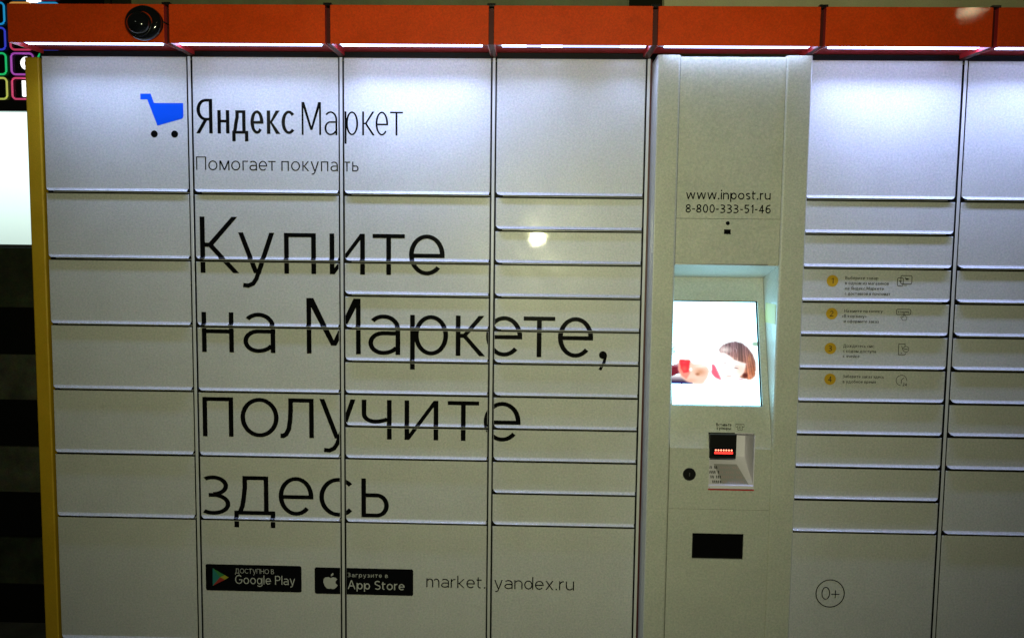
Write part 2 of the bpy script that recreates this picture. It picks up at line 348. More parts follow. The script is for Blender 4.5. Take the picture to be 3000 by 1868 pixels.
PRINTS = []      # (name, material key, polygons, layer, key)
def put(name, m, polys, layer=1): PRINTS.append((name, m, polys, layer, name))
def put_letters(m, tbl, z, X, K, t, th):      # one print per letter
    for c, a, b in tbl: PRINTS.append(('letter', m, place([(c, a, b)], z, X, K, t, th), 1, 'letter%d' % len(PRINTS)))
T = .0143; TH = .0124
put_letters('ink', [('К',-.4274,-.3099)], 1.3608, .121, .168, .0148, .0130)
put_letters('ink', [('у',-.3119,-.2028),('п',-.1737,-.0776),('и',-.0365,.0694),('т',.0924,.1888),('е',.2015,.3082)], 1.3613, .1215, .168, T, TH)
put_letters('ink', [('н',-.4276,-.3301),('а',-.301,-.2036),('М',-.108,.056),('а',.0791,.1756),('р',.2053,.3199),('к',.3428,.4315),('е',.4337,.5423),('т',.546,.6402),('е',.6491,.7542),(',',.7682,.7964)], 1.1215, .1215, .168, T, TH)
put_letters('ink', [('п',-.4299,-.3353),('о',-.3133,-.1961),('л',-.192,-.0883),('у',-.0708,.0394),('ч',.0583,.1496),('и',.1888,.2916),('т',.3197,.415),('е',.4293,.5407)], .8625, .1215, .168, T, TH)
put_letters('ink', [('з',-.4352,-.3492),('д',-.3373,-.2101),('е',-.199,-.0915),('с',-.0733,.0286),('ь',.0565,.141)], .6195, .1215, .168, T, TH)
put_letters('ink', [('Я',-.4327,-.3833),('н',-.3686,-.3328),('д',-.3251,-.2767),('е',-.2699,-.2311),('к',-.2211,-.1808),('с',-.1773,-.1395)], 1.7733, .0680, .1005, .0104, .0082)
put_letters('ink', [('М',-.1174,-.0597),('а',-.0495,-.0114),('р',.0103,.0505),('к',.0624,.0998),('е',.1021,.1392),('т',.1449,.183)], 1.7712, .0690, .0955, .0056, .0046)
put_letters('ink', [('П',-.4348,-.4047)], 1.6665, .0285, .039, .0033, .0028)
put_letters('ink', [('о',-.3983,-.3709),('м',-.365,-.3348),('о',-.3296,-.3023),('г',-.2957,-.2793),('а',-.275,-.2521),('е',-.247,-.2217),('т',-.2183,-.1964),('п',-.1792,-.1567),('о',-.1502,-.1234),('к',-.1166,-.0962),('у',-.0917,-.067),('п',-.0609,-.0391),('а',-.0325,-.0105),('т',.007,.0265),('ь',.0323,.0513)], 1.6658, .0285, .039, .0036, .0031)
cart = [(-.5976,1.8874),(-.5667,1.8876),(-.5572,1.8605),(-.4699,1.8607),(-.4696,1.8233),(-.471,1.8188),(-.4747,1.8151),(-.5485,1.7944),(-.577,1.8706),(-.5977,1.8704)]
put('cart_basket', 'blue', [[cart[0], cart[1], cart[8], cart[9]], [cart[1], cart[2], cart[8]], [cart[8], cart[2], cart[7]], [cart[2], cart[3], cart[4], cart[5], cart[6], cart[7]]])
put('cart_wheels', 'ink', disc(-.5584, 1.7703, .0104) + disc(-.4974, 1.7704, .0104))
# badges
put('store_badge', 'ink', [rrect(-.430, .3768, -.1305, .4610, .006)])
put('store_badge', 'ink', [rrect(-.0897, .3742, .2163, .4583, .006)])
put('badge_lettering', 'white', run('ДОСТУПНО В', -.3373, -.2161, .4338, .0150, .0014, K=.0150), 2)
put('badge_lettering', 'white', run('Google Play', -.3379, -.1507, .4000, .0205, .0029, K=.0285), 2)
put('badge_lettering', 'white', run('Загрузите в', .0128, .1379, .4300, .0098, .0015, K=.0135, gap=.34), 2)
put('badge_lettering', 'white', run('App Store', .0127, .1896, .3915, .0200, .0034, K=.0285), 2)
put('play_triangle', 'teal', [[(-.4078, .4482), (-.4086, .3916), (-.3850, .4199)]], 2)
put('play_triangle', 'yelp', [[(-.3581, .4197), (-.3700, .4270), (-.3850, .4199), (-.3705, .4120)]], 2)
put('play_triangle', 'redp', [[(-.4086, .3916), (-.3705, .4120), (-.3850, .4199)]], 2)
put('play_triangle', 'greenp', [[(-.4078, .4482), (-.3850, .4199), (-.3700, .4270)]], 2)
ac = (-.0400, .4095)
put('apple_symbol', 'white', [[(ac[0]+x*.023, ac[1]+z*.0205) for x, z in [(-1,.1),(-.95,.55),(-.7,.85),(-.35,.92),(0,.78),(0,-.85),(-.25,-.92),(-.5,-.85),(-.78,-.5)]],
     [(ac[0]+x*.023, ac[1]+z*.0205) for x, z in [(0,.78),(.35,.92),(.7,.82),(.9,.6),(.68,.3),(.66,-.02),(.95,-.35),(.78,-.62),(.5,-.9),(.25,-.92),(0,-.85)]],
     [(ac[0]+x*.023, ac[1]+z*.0205) for x, z in [(.02,1.05),(.08,1.35),(.35,1.62),(.38,1.3),(.2,1.1)]]], 2)
put('web_address', 'ink', run('market.', .2569, .4400, .4030, .0282, .0036, K=.0390) + run('yandex.ru', .4662, .7113, .4034, .0285, .0036, K=.0400))
put('age_mark', 'ink', ring(1.4888, .4126, .0440, .0440, 0, 360, .0030, .0030, 48) + place([('0', 1.4629, 1.4887)], .3930, .029, .0400, .0029, .0029) + bar(1.4924, .4091, 1.517, .4119) + bar(1.5034, .3985, 1.5062, .4230))
steps = [(1.4541, 1.3611, '1'), (1.4563, 1.2643, '2'), (1.4568, 1.161, '3'), (1.4601, 1.069, '4')]
for sx, sz, d in steps:
    put('step_disc', 'gold', disc(sx, sz, .0170))
    ww = .0095 if d != '1' else .006
    put('step_number', 'inkgrey', place([(d, sx-ww/2-.001, sx+ww/2)], sz-.0082, .012, .0165, .0020, .0020), 2)
for tx, a, b, z in [('Выберите товар', 1.4912, 1.5872, 1.3657), ('в одном из магазинов', 1.4914, 1.6188, 1.3508), ('на Яндекс.Маркете', 1.4921, 1.6049, 1.3354), ('с доставкой в почтомат', 1.492, 1.6244, 1.3199),
                    ('Нажмите на кнопку', 1.4923, 1.6045, 1.2686), ('«В корзину»', 1.4871, 1.5579, 1.2532), ('и оформите заказ', 1.4925, 1.5947, 1.2382),
                    ('Дождитесь смс', 1.4944, 1.5843, 1.1649), ('с кодом доступа', 1.4944, 1.5906, 1.1495), ('к ячейке', 1.4946, 1.5434, 1.1344),
                    ('Заберите заказ здесь', 1.4971, 1.6181, 1.0737), ('в удобное время', 1.4978, 1.595, 1.0582)]:
    put('step_lettering', 'inkgrey', run(tx, a, b, z, .0066, .0014, .0012))
t_ = .0019
def minicart(x, z, s): return [[(x-s, z+s*.9), (x-s*.55, z+s*.9), (x-s*.1, z-s*.3), (x-s*.45, z-s*.3)], [(x-s*.5, z+s*.55), (x+s, z+s*.55), (x+s*.9, z-s*.2), (x-s*.2, z-s*.3)]] + disc(x-s*.1, z-s*.65, s*.16, 8) + disc(x+s*.6, z-s*.65, s*.16, 8)
put('step_icon', 'inkgrey', outline(rrect(1.6530, 1.3543, 1.6850, 1.3788, .004), t_) + outline(rrect(1.6434, 1.3486, 1.6600, 1.3721, .004), t_) + minicart(1.6700, 1.3680, .0055) + minicart(1.6516, 1.3612, .004) + bar(1.6630, 1.3495, 1.6720, 1.3508))
hand = [(1.6650, 1.2660), (1.6650, 1.2560), (1.6600, 1.2590), (1.6580, 1.2560), (1.6640, 1.2478), (1.6740, 1.2478), (1.6760, 1.2570), (1.6700, 1.2600), (1.6690, 1.2660), (1.6670, 1.2690)]
put('step_icon', 'inkgrey', outline(rrect(1.6448, 1.2643, 1.6864, 1.2798, .004), t_) + run('в корзину', 1.6490, 1.6820, 1.2695, .0046, .0011) + outline(hand, .0013))
put('step_icon', 'inkgrey', stroke([(1.6750, 1.1680), (1.6750, 1.1774), (1.6566, 1.1774), (1.6566, 1.1454), (1.6750, 1.1454), (1.6790, 1.1500)], t_) + ring(1.6780, 1.1616, .0092, .0092, 0, 360, .0015, .0015) + bar(1.6730, 1.1606, 1.6832, 1.1628) + stroke([(1.6650, 1.1710), (1.6680, 1.1640), (1.6700, 1.1590)], t_) + disc(1.6655, 1.1500, .0016, 8))
put('step_icon', 'inkgrey', ring(1.6698, 1.0687, .0162, .0162, -5, 265, .0016, .0016) + stroke([(1.6698, 1.0580), (1.6698, 1.0700), (1.6770, 1.0770)], .0018) + run('24', 1.6739, 1.6868, 1.0520, .0060, .0016, K=.0088))

def clip(poly, a, b, c):       # keep a*x+b*z+c >= 0
    out = []; n = len(poly)
    for i in range(n):
        P, Q = poly[i], poly[(i+1) % n]; dp, dq = a*P[0]+b*P[1]+c, a*Q[0]+b*Q[1]+c
        if dp >= 0: out.append(P)
        if (dp >= 0) != (dq >= 0):
            s = dp/(dp-dq); out.append((P[0]+s*(Q[0]-P[0]), P[1]+s*(Q[1]-P[1])))
    return out
def clip_rect(p, x0, x1, z0, z1):
    for a, b, c in ((1, 0, -x0), (-1, 0, x1), (0, 1, -z0), (0, -1, z1)):
        p = clip(p, a, b, c)
        if len(p) < 3: return None
    return p

# ---------------------------------------------------------------- the lockers
LZ = .0085       # height of the bent lip at the foot of a door
LD = .0065       # how far it bends out
SMALL = ('badge_lettering', 'web_address', 'step_lettering', 'step_icon', 'apple_symbol', 'play_triangle', 'age_mark', 'cart_wheels', 'cart_basket')
def door(parent, x0, x1, z0, z1, mirror=False):
    """steel door: chamfered face, lip bent forward along its foot, cut back at one corner by the hinge."""
    mb = MB(); c = .0016; jt = random.uniform(-.0004, .0004)
    y0 = jt; yb = .018
    o = [(x0, z0+LZ), (x1, z0+LZ), (x1, z1), (x0, z1)]
    i = [(x0+c, z0+LZ), (x1-c, z0+LZ), (x1-c, z1-c), (x0+c, z1-c)]
    F = lambda p, y: (p[0], y, p[1])
    mb.poly([F(p, y0) for p in i])
    mb.poly([F(o[1], y0+c), F(o[2], y0+c), F(i[2], y0), F(i[1], y0)]); mb.poly([F(o[2], y0+c), F(o[3], y0+c), F(i[3], y0), F(i[2], y0)])
    mb.poly([F(o[3], y0+c), F(o[0], y0+c), F(i[0], y0), F(i[3], y0)])
    mb.poly([F(o[1], y0+c), F(o[1], yb), F(o[2], yb), F(o[2], y0+c)], 1); mb.poly([F(o[2], y0+c), F(o[2], yb), F(o[3], yb), F(o[3], y0+c)], 1); mb.poly([F(o[3], y0+c), F(o[3], yb), F(o[0], yb), F(o[0], y0+c)], 1)  # door edges coloured near black, painting in the shade of the gaps
    # lip: rounded outward sweep
    a0, a1 = (.013, .003) if not mirror else (.003, .013)
    prof = [(0, 0, 0), (.35, -.0026, .0045), (.75, -.0058, .0070), (1.0, -LD, LZ-.0004)]
    rows = []
    for f, dy, dz in prof:
        e = f**1.3
        rows.append([(x0+c+(a0-c)*e, y0+dy, z0+LZ-dz), (x1-c-(a1-c)*e, y0+dy, z0+LZ-dz)])
    rows.append([(x0+a0, y0-LD+.0008, z0-.0002), (x1-a1, y0-LD+.0008, z0-.0002)])
    rows.append([(x0+a0, y0+.012, z0+.0005), (x1-a1, y0+.012, z0+.0005)])
    for k, (A, B) in enumerate(zip(rows, rows[1:])): mb.poly([A[0], A[1], B[1], B[0]], 1 if k == len(rows)-2 else 0)
    d = mb.build('door', [MT['door'], MT['body']], parent)
    groups = {}; g_names = {}
    for name, mk, polys, lay, key in PRINTS:
        for k, p in enumerate(polys):
            if max(q[0] for q in p) < x0 or min(q[0] for q in p) > x1 or max(q[1] for q in p) < z0 or min(q[1] for q in p) > z1: continue
            off = y0 - .00028*lay - 2e-6*(k % 60)
            face = clip_rect(p, x0+c*.6, x1-c*.6, z0+LZ, z1-c*.6)
            g = groups.setdefault(key, {}); g_names[key] = name
            if face: g.setdefault(mk, []).append([(q[0], off, q[1]) for q in face])
            for (f, dy, dz), (f2, dy2, dz2) in zip(prof, prof[1:]):
                za, zb = z0+LZ-dz, z0+LZ-dz2
                s = clip_rect(p, x0+a0*f2, x1-a1*f2, zb, za)
                if s: g.setdefault(mk, []).append([(q[0], off + dy + (dy2-dy)*(za-q[1])/(za-zb), q[1]) for q in s])
    for key, g in groups.items():
        if not g: continue
        name = g_names[key]
        m2 = MB(); mats = []
        for mi, (mk, ps) in enumerate(g.items()):
            mats.append(MT[mk])
            for p in ps: m2.poly(p, mi)
        me = bpy.data.meshes.new(name); me.from_pydata(m2.v, [], m2.f)
        for m in mats: me.materials.append(m)
        me.polygons.foreach_set('material_index', m2.mi)
        me.transform(Matrix.Translation(-parent.location))
        l = bpy.data.objects.new(name, me); col.objects.link(l); l.parent = d
        if name in SMALL: l['kind'] = 'stuff'
    return d
ZTOP, ZL, S, ZBOT = 1.995, 1.6, .0994, .2125
def column(parent, xa, xb, rows, mirror=False):
    """rows: door heights in units, between the tall top and bottom doors"""
    G = .0066                       # gap below each lip
    zs = [ZTOP]; z = ZL; zs.append(z)
    for r in rows: z -= r*S; zs.append(z)
    zs.append(ZBOT)
    x0, x1 = xa+.0088, xb-.0088
    for k, (zt, zb) in enumerate(zip(zs, zs[1:])):
        e = lambda: random.uniform(-.0005, .0005)
        d = door(parent, x0+e(), x1+e(), zb+.0012+e(), zt-(G if k else 0)+e(), mirror)
        # thin bright shelf edge seen in the gap under the door
        if k < len(zs)-2: MB().box(x0+.02 if not mirror else x0, x1 if not mirror else x1-.02, .0035, .03, zb-.0018, zb-.0006).build('shelf_edge', MT['strip'], parent)
def canopy(parent, xa, xb, tubes, kind='orange', cap=True):
    g = .0072; y0, z0, z1 = -.152, 1.993, 2.097; x0, x1 = xa+g, xb-g
    mb = MB()
    mb.box(x0, x1, y0, y0+.003, z0, z1, 0, .0012)
    for xs in (x0, x1-.003): mb.prism([(y0+.0028, z0), (-.001, z0+.0085), (-.001, z1-.001), (y0+.0028, z1-.001)], xs, xs+.003, 1)
    mb.box(x0+.0028, x1-.0028, y0+.0028, .004, z1-.003, z1-.0005, 0)
    c = mb.build('canopy', [MT['orange'], MT['tray']], parent)
    def sub(name, m_, mt, smooth=False):
        o = m_.build(name, mt, c, smooth, off=parent.location); return o
    sub('canopy_tray', MB().box(x0+.003, x1-.003, y0+.003, .003, 2.0125, 2.015), MT['tray'])
    sub('lamp_channel', MB().box(x0+.008, x1-.02, -.122, -.083, 2.0082, 2.0126), MT['strip'])
    for a, b, mt in tubes:
        st = MB().box(a, b, -.1185, -.0865, 2.0042, 2.0080)
        st.mi = [0 if k == 1 else 1 for k in range(6)]       # everything but the top shines
        o = sub('glowing_strip', st, [MT['strip'], LEDM[mt][0]])
        if LEDM[mt][1]:                                       # the downward beam of the strip's lens
            al = bpy.data.lights.new('strip_beam', 'AREA'); al.shape = 'RECTANGLE'; al.size = b-a; al.size_y = .030
            al.energy = LEDM[mt][1]*(b-a)/.4; al.color = LEDM[mt][2]; al.spread = R(122)
            lo = bpy.data.objects.new('strip_beam', al); lo.location = ((a+b)/2, -.1025, 2.0039); col.objects.link(lo)
    if cap:
        MB().box(xb-.0115, xb+.0115, y0-.002, y0+.03, z1-.0015, z1+.005, 0, .001).build('canopy_cap', MT['black'], parent)
        MB().box(xb-g-.0005, xb+g+.0005, -.135, .0, 1.998, z1-.004).build('gap_shade_plate', MT['red'], parent)  # dark plate added in the open gap, standing for the shade inside
LEDM = {k: (emat('led_strip_'+k, c, st), pw, c) for k, c, st, pw in (('soft', (.44, .57, 1), 8, 1.0), ('mid', (.43, .55, 1), 9, 1.12), ('bright', (.42, .53, 1), 13, 2.1),
    ('brighter', (.40, .50, 1), 13, 2.45), ('dim', (.40, .50, 1), 2.2, .2), ('weak', (.43, .54, 1), 9, 1.3), ('kiosk', (.46, .60, 1), 5, .36))}

L = empty('parcel_locker', (0, .25, 0), 'white parcel locker bank with large black slogan and yellow side panel, left of payment terminal', 'parcel locker')
column(L, -.90, -.45, [2]*5); column(L, -.45, 0, [2]*5); column(L, 0, .45, [2, 1, 1, 1, 1, 1, 1, 2]); column(L, .45, .90, [1]*10)
Rk = empty('parcel_locker', (1.8, .25, 0), 'white parcel locker bank with four yellow numbered step discs, right of payment terminal', 'parcel locker')
XE = 1.8068
column(Rk, XE-.45, XE, [1]*10, True); column(Rk, XE, XE+.45, [2, 1, 1, 1, 1, 1, 1, 2], False)
for x in (-.45, 0, .45, .90): MB().box(x-.0042, x+.0042, -.0012, .0010, ZBOT-.02, ZTOP+.001, 0, .0010).build('divider_strip', MT['strip'], L)
for x in (XE, XE+.45): MB().box(x-.0042, x+.0042, -.0012, .0010, ZBOT-.02, ZTOP+.001, 0, .0010).build('divider_strip', MT['strip'], Rk)
MB().box(XE-.4542, XE-.4458, -.0012, .0010, ZBOT-.02, ZTOP+.001).build('divider_strip', MT['strip'], Rk)
MB().box(-.898, .9045, .0205, .60, .03, 1.990).box(-.898, .9045, .0045, .0205, 1.9965, 2.012).build('cabinet_body', MT['body'], L)
MB().box(XE-.4465, XE+.46, .0205, .60, .03, 1.990).box(XE-.4465, XE+.46, .0045, .0205, 1.9965, 2.012).build('cabinet_body', MT['body'], Rk)
MB().box(.9052, .9092, .002, .59, .03, 1.994).build('edge_panel', MT['red'], L)
MB().box(-.9425, -.9000, -.001, .61, .0, 1.992, 0, .0035).build('side_panel', MT['yellow'], L)
MB().box(-.895, .90, .03, .58, 0, .03).box(-.893, .903, .004, .012, .03, ZBOT-.003).build('plinth', MT['red'], L)
MB().box(XE-.445, XE+.45, .03, .58, 0, .03).box(XE-.443, XE+.45, .004, .012, .03, ZBOT-.003).build('plinth', MT['red'], Rk)
GX = [-.8935, -.443, .0016, .449, .8925, 1.3405, 1.796, 2.25]
canopy(L, GX[0], GX[1], [(-.870, -.483, 'soft')])
canopy(L, GX[1], GX[2], [(-.430, -.0315, 'mid')])
canopy(L, GX[2], GX[3], [(.0255, .4205, 'bright')])
canopy(L, GX[3], GX[4], [(.4766, .545, 'weak'), (.545, .585, 'dim'), (.585, .645, 'weak'), (.645, .805, 'dim'), (.805, .8748, 'weak')])
canopy(Rk, GX[5], GX[6], [(1.3788, 1.782, 'brighter')])
canopy(Rk, GX[6], GX[7], [(1.835, 2.23, 'bright')])

# ---------------------------------------------------------------- payment terminal
K = empty('payment_terminal', (1.12, .2, 0), 'cream payment terminal column with a bright touch screen, between the two locker banks', 'payment terminal')
canopy(K, GX[4], GX[5], [(.9267, 1.3235, 'kiosk')])
XL, XR, YF, PZ = .9100, 1.3370, -.095, 1.9835
def rounded_pillar(x0, x1, inner_right):
    r = .0075; P = []
    ins, out = (x1, x0) if inner_right else (x0, x1)
    sg = 1 if inner_right else -1
    P.append((out, .2))
    rr = .004
    for i in range(5): a = math.pi*.5*i/4; P.append((out + sg*(rr - rr*math.cos(a)), YF + rr - rr*math.sin(a)))
    for i in range(7): a = math.pi*.5*i/6; P.append((ins - sg*r + sg*r*math.sin(a), YF + r - r*math.cos(a)))
    P.append((ins, .2))
    return P
MB().prismz(rounded_pillar(XL, .9745, True), .02, PZ).build('pillar', MT['term'], K)
MB().prismz(rounded_pillar(1.2660, XR, False), .02, PZ).build('pillar', MT['term'], K)
XA, XB = .9747, 1.2655
yp = YF+.0042
MB().box(XA, XB, yp, yp+.004, 1.5340, 1.9795, 0, .0008).build('upper_panel', MT['term'], K)
hp = MB().box(XA, XB, yp, yp+.004, 1.4075, 1.5334, 0, .0008).build('hatch_panel', MT['term'], K)
MB().box(XA, 1.236, yp-.0012, yp+.012, 1.4035, 1.4070, 0, .0005).build('edge_highlight', MT['alu'], K)  # bright strip added for the highlight along the panel's lower edge
# screen recess: ceiling slopes down to the back, back plate slopes out to the front
CB, CT = (.052, 1.3650), (yp, 1.4030)
MB().prism([CT, (CB[0], CB[1]), (CB[0]+.01, CB[1]+.004), (CB[0]+.01, 1.42), (yp+.006, 1.42)], XA, XB).build('recess_ceiling', MT['term'], K)
def by(z): return CB[0] + (YF-CB[0])*(CB[1]-z)/(CB[1]-.876)
sz0, sz1, sx0, sx1 = .9950, 1.2920, .9855, 1.2425
g_ = .004
def slab(mb, x0, x1, z0, z1, d=.006): mb.prism([(by(z0), z0), (by(z1), z1), (by(z1)+d, z1), (by(z0)+d, z0)], x0, x1)
bp = MB()
slab(bp, XA, XB, sz1+g_, 1.3650); slab(bp, XA, sx0-.002, sz0-.001, sz1+g_-.0002); slab(bp, sx1+g_, XB, sz0-.001, sz1+g_-.0002)
slab(bp, XA, XB, .9205, sz0-.0012); slab(bp, XA, 1.0865, .8762, .9203); slab(bp, 1.2190, XB, .8762, .9203)
bp.build('sloping_panel', MT['term'], K)
fp = MB()
for a, b, z0, z1 in ((XA, 1.0885, .7555, .8760), (1.2190, XB, .7555, .8760), (XA, XB, .6976, .7553)): fp.box(a, b, YF+.0002, YF+.006, z0, z1)
fp.build('front_panel', MT['term'], K)
lp = MB()
for a, b, z0, z1 in ((XA, XB, .6255, .6968), (XA, 1.0465, .5495, .6253), (1.1945, XB, .5495, .6253), (XA, XB, .03, .5493)): lp.box(a, b, YF+.0002, YF+.006, z0, z1)
lp.build('lower_panel', MT['term'], K)
wd = MB().box(1.0465, 1.1945, YF+.007, YF+.010, .5490, .6260).build('scanner_window', MT['ink'], K)
MB().box(XL+.002, XR-.002, .09, .19, .0, 1.97).build('terminal_body', MT['body'], K)
MB().box(XL, XR, -.085, .2, PZ-.006, PZ-.003).build('top_plate', MT['term'], K)
# side seam lines of the pillars
# touch screen: dark inner frame and lit picture
fr = MB()
def slabd(mb, x0, x1, z0, z1, d0, d1): mb.prism([(by(z0)+d0, z0), (by(z1)+d0, z1), (by(z1)+d1, z1), (by(z0)+d1, z0)], x0, x1)
slabd(fr, sx0-.002, sx1+g_, sz0-.002, sz1+g_, .0125, .014)
scr = fr.build('touch_screen', MT['black'], K)
NX, NZ = 150, 178
U, V = np.meshgrid((np.arange(NX)+.5)/NX, (np.arange(NZ)+.5)/NZ)      # V up
img = np.ones((NZ, NX, 3))*np.array([1.0, 1.0, 1.0])
yy = 1-V                                                               # 0 top
rng = np.random.RandomState(7)
def blend(mask, c): 
    global img
    img = img*(1-mask[..., None]) + np.array(c)*mask[..., None]
def ell(cx, cy, rx, ry, soft=.18, ang=0):
    dx, dy = U-cx, (yy-cy)*1.2; ca, sa = math.cos(ang), math.sin(ang)
    q = np.sqrt(((dx*ca+dy*sa)/rx)**2 + ((-dx*sa+dy*ca)/ry)**2); return np.clip((1-q)/soft, 0, 1)
nz = rng.rand(NZ, NX); cols_ = rng.rand(400); cols_ = np.convolve(cols_, np.ones(3)/3, 'same')
wav = np.clip(((U - .2*(yy-.5)*(U-.8)*6)*220).astype(int) % 400, 0, 399); strand = np.clip((cols_[wav]-.5)*1.6+.5, 0, 1)
blend(ell(.03, .47, .035, .07, .5)*(nz > .35)*.7, (.25, .55, .42))
blend(ell(.98, .41, .05, .03, .5)*.6, (.3, .6, .45))
# striped cloth at the left, arm, red cuff
band = np.clip((yy-.60)*20, 0, 1)*(U < .12)*(yy < .81)
blend(band*(.5+.5*np.sign(np.sin((U*9+yy*30)))), (.45, .07, .16)); blend(np.clip((yy-.72)*14, 0, 1)*(U < .24)*(yy < .805), (.14, .06, .16)); blend(((yy > .785) & (yy < .805) & (U < .24))*1., (.12, .1, .42))
def pmask(P, blur=2):
    m = np.zeros((NZ, NX)); n = len(P)
    for k in range(n):
        (x1, y1), (x2, y2) = P[k], P[(k+1) % n]
        c = ((y1 > yy) != (y2 > yy)) & (U < (x2-x1)*(yy-y1)/((y2-y1) or 1e-9)+x1); m = np.abs(m-c)
    for _ in range(blur):
        q = np.pad(m, 1, mode='edge'); m = (q[1:-1, 1:-1]*2 + q[:-2, 1:-1] + q[2:, 1:-1] + q[1:-1, :-2] + q[1:-1, 2:])/6
    return m
handP = [(.075,.66),(.10,.58),(.20,.575),(.26,.615),(.34,.61),(.41,.635),(.435,.68),(.41,.74),(.36,.80),(.27,.805),(.18,.785),(.11,.74)]
blend(pmask(handP, 5), (.95, .80, .72))
blend(ell(.33, .69, .09, .06, .9)*.8, (.80, .56, .42)); blend(ell(.30, .71, .035, .025, .9)*.7, (.60, .34, .22)); blend(ell(.22, .77, .09, .035, .9)*.5, (.88, .62, .52))
blend(pmask([(.085,.60),(.10,.575),(.215,.575),(.20,.66),(.215,.70),(.17,.76),(.12,.73),(.09,.68)], 3)*.85, (.97, .52, .46))
blend(pmask([(.10,.575),(.222,.577),(.205,.64),(.20,.69),(.14,.70),(.105,.65)], 2), (.93, .20, .25)); blend(ell(.15, .66, .05, .05, .9)*.6, (.99, .45, .38))
blend(ell(.225, .665, .022, .028, .6), (1, .97, .93)); blend(ell(.35, .63, .10, .03, .9)*.7, (1, .97, .93)); blend(ell(.15, .60, .04, .02, .9)*.5, (.97, .32, .40))
# hair and face
def pmask(P, blur=2):
    m = np.zeros((NZ, NX)); n = len(P)
    for k in range(n):
        (x1, y1), (x2, y2) = P[k], P[(k+1) % n]
        c = ((y1 > yy) != (y2 > yy)) & (U < (x2-x1)*(yy-y1)/((y2-y1) or 1e-9)+x1); m = np.abs(m-c)
    for _ in range(blur):
        q = np.pad(m, 1, mode='edge'); m = (q[1:-1, 1:-1]*2 + q[:-2, 1:-1] + q[2:, 1:-1] + q[1:-1, :-2] + q[1:-1, 2:])/6
    return m
hairP = [(.55,.47),(.60,.425),(.67,.40),(.75,.388),(.83,.405),(.89,.45),(.94,.51),(.965,.58),(.965,.66),(.955,.72),(.90,.755),(.83,.745),(.78,.735),(.83,.69),(.85,.64),(.86,.60),(.80,.585),(.73,.565),(.68,.53),(.62,.50),(.57,.50)]
faceP = [(.52,.52),(.60,.47),(.70,.48),(.80,.52),(.86,.58),(.86,.65),(.83,.71),(.76,.76),(.68,.775),(.60,.755),(.545,.70),(.515,.61)]
blend(pmask(faceP, 6)*.9, (.995, .955, .93))
blend(ell(.80, .66, .09, .11, .8)*.55, (.98, .78, .70)); blend(ell(.62, .74, .12, .04, .9)*.35, (.98, .80, .74))
hm = pmask(hairP, 3)
tone = np.clip((yy-.39)/.36, 0, 1)[..., None]; side = np.clip((U-.68)/.28, 0, 1)[..., None]
hc = np.array([.36, .29, .33])*(1-tone) + (np.array([.74, .50, .42])*(1-side) + np.array([.62, .34, .20])*side)*tone
hc = hc*(.95 + .6*(strand[..., None]-.35)) + .12*(1-side)*np.array([1, .9, .85])
img = img*(1-hm[..., None]) + np.clip(hc, 0, 1)*hm[..., None]
blend(ell(.62, .47, .10, .06, .9)*.75, (.99, .96, .94)); blend(hm*ell(.76, .47, .05, .05, .9)*(strand > .55)*.6, (.8, .74, .78))
blend(ell(.73, .56, .09, .03, .9)*(strand > .5)*.6, (.99, .84, .76)); blend(ell(.90, .56, .03, .08, .9)*.5, (.85, .58, .40))
blend(ell(.845, .715, .035, .04, .6)*.8, (.28, .08, .09)); blend(ell(.91, .72, .035, .03, .8)*.5, (.84, .60, .52))
blend(ell(.745, .645, .040, .011, .8, .2)*.75, (.42, .30, .30)); blend(ell(.745, .625, .045, .006, .8, .2)*.45, (.55, .38, .32))
blend(ell(.620, .600, .028, .008, .8, .2)*.55, (.55, .45, .45)); blend(ell(.665, .725, .055, .008, .9, .1)*.6, (.82, .50, .48)); blend(ell(.655, .675, .016, .010, .9)*.35, (.86, .62, .56))
blend(pmask([(.47,.61),(.50,.62),(.545,.71),(.57,.765),(.50,.74),(.46,.70)], 3)*.85, (.94, .30, .42)); blend(ell(.79, .755, .04, .012, .9)*.7, (.93, .35, .5))
blend(ell(.95, .77, .05, .06, .9)*.35, (.72, .74, .78))
img = np.clip(img, 0, 1)
mb = MB(); vs = []
for j in range(NZ+1):
    z = sz0 + (sz1-sz0)*j/NZ
    for i in range(NX+1): vs.append((sx0 + (sx1-sx0)*i/NX, by(z)+.0095, z))
fs = [(j*(NX+1)+i, j*(NX+1)+i+1, (j+1)*(NX+1)+i+1, (j+1)*(NX+1)+i) for j in range(NZ) for i in range(NX)]
me = bpy.data.meshes.new('screen_picture'); me.from_pydata(vs, [], fs)
ca = me.color_attributes.new('picture', 'FLOAT_COLOR', 'CORNER')
lin = np.where(img <= .04045, img/12.92, ((img+.055)/1.055)**2.4)
wmask = (lin.min(axis=2)**14)[..., None]; lin = lin + wmask*np.array([.6, 2.4, 3.2])
cc = np.ones((NZ*NX, 4, 4)); cc[:, :, :3] = lin.reshape(-1, 1, 3); ca.data.foreach_set('color', cc.ravel())
me.transform(Matrix.Translation(-K.location))
pm = bpy.data.materials.new('lit_screen'); pm.use_nodes = True; nt = pm.node_tree; p = nt.nodes['Principled BSDF']
at = nt.nodes.new('ShaderNodeAttribute'); at.attribute_name = 'picture'
p.inputs['Base Color'].default_value = (.02, .02, .02, 1); p.inputs['Roughness'].default_value = .2
nt.links.new(at.outputs['Color'], p.inputs['Emission Color']); p.inputs['Emission Strength'].default_value = 1.25
pic = link('screen_picture', me, scr, pm)
# sticker on the recess wall
MB().box(1.2649, 1.2656, -.083, .012, 1.236, 1.2935).build('sticker', MT['note'], K)
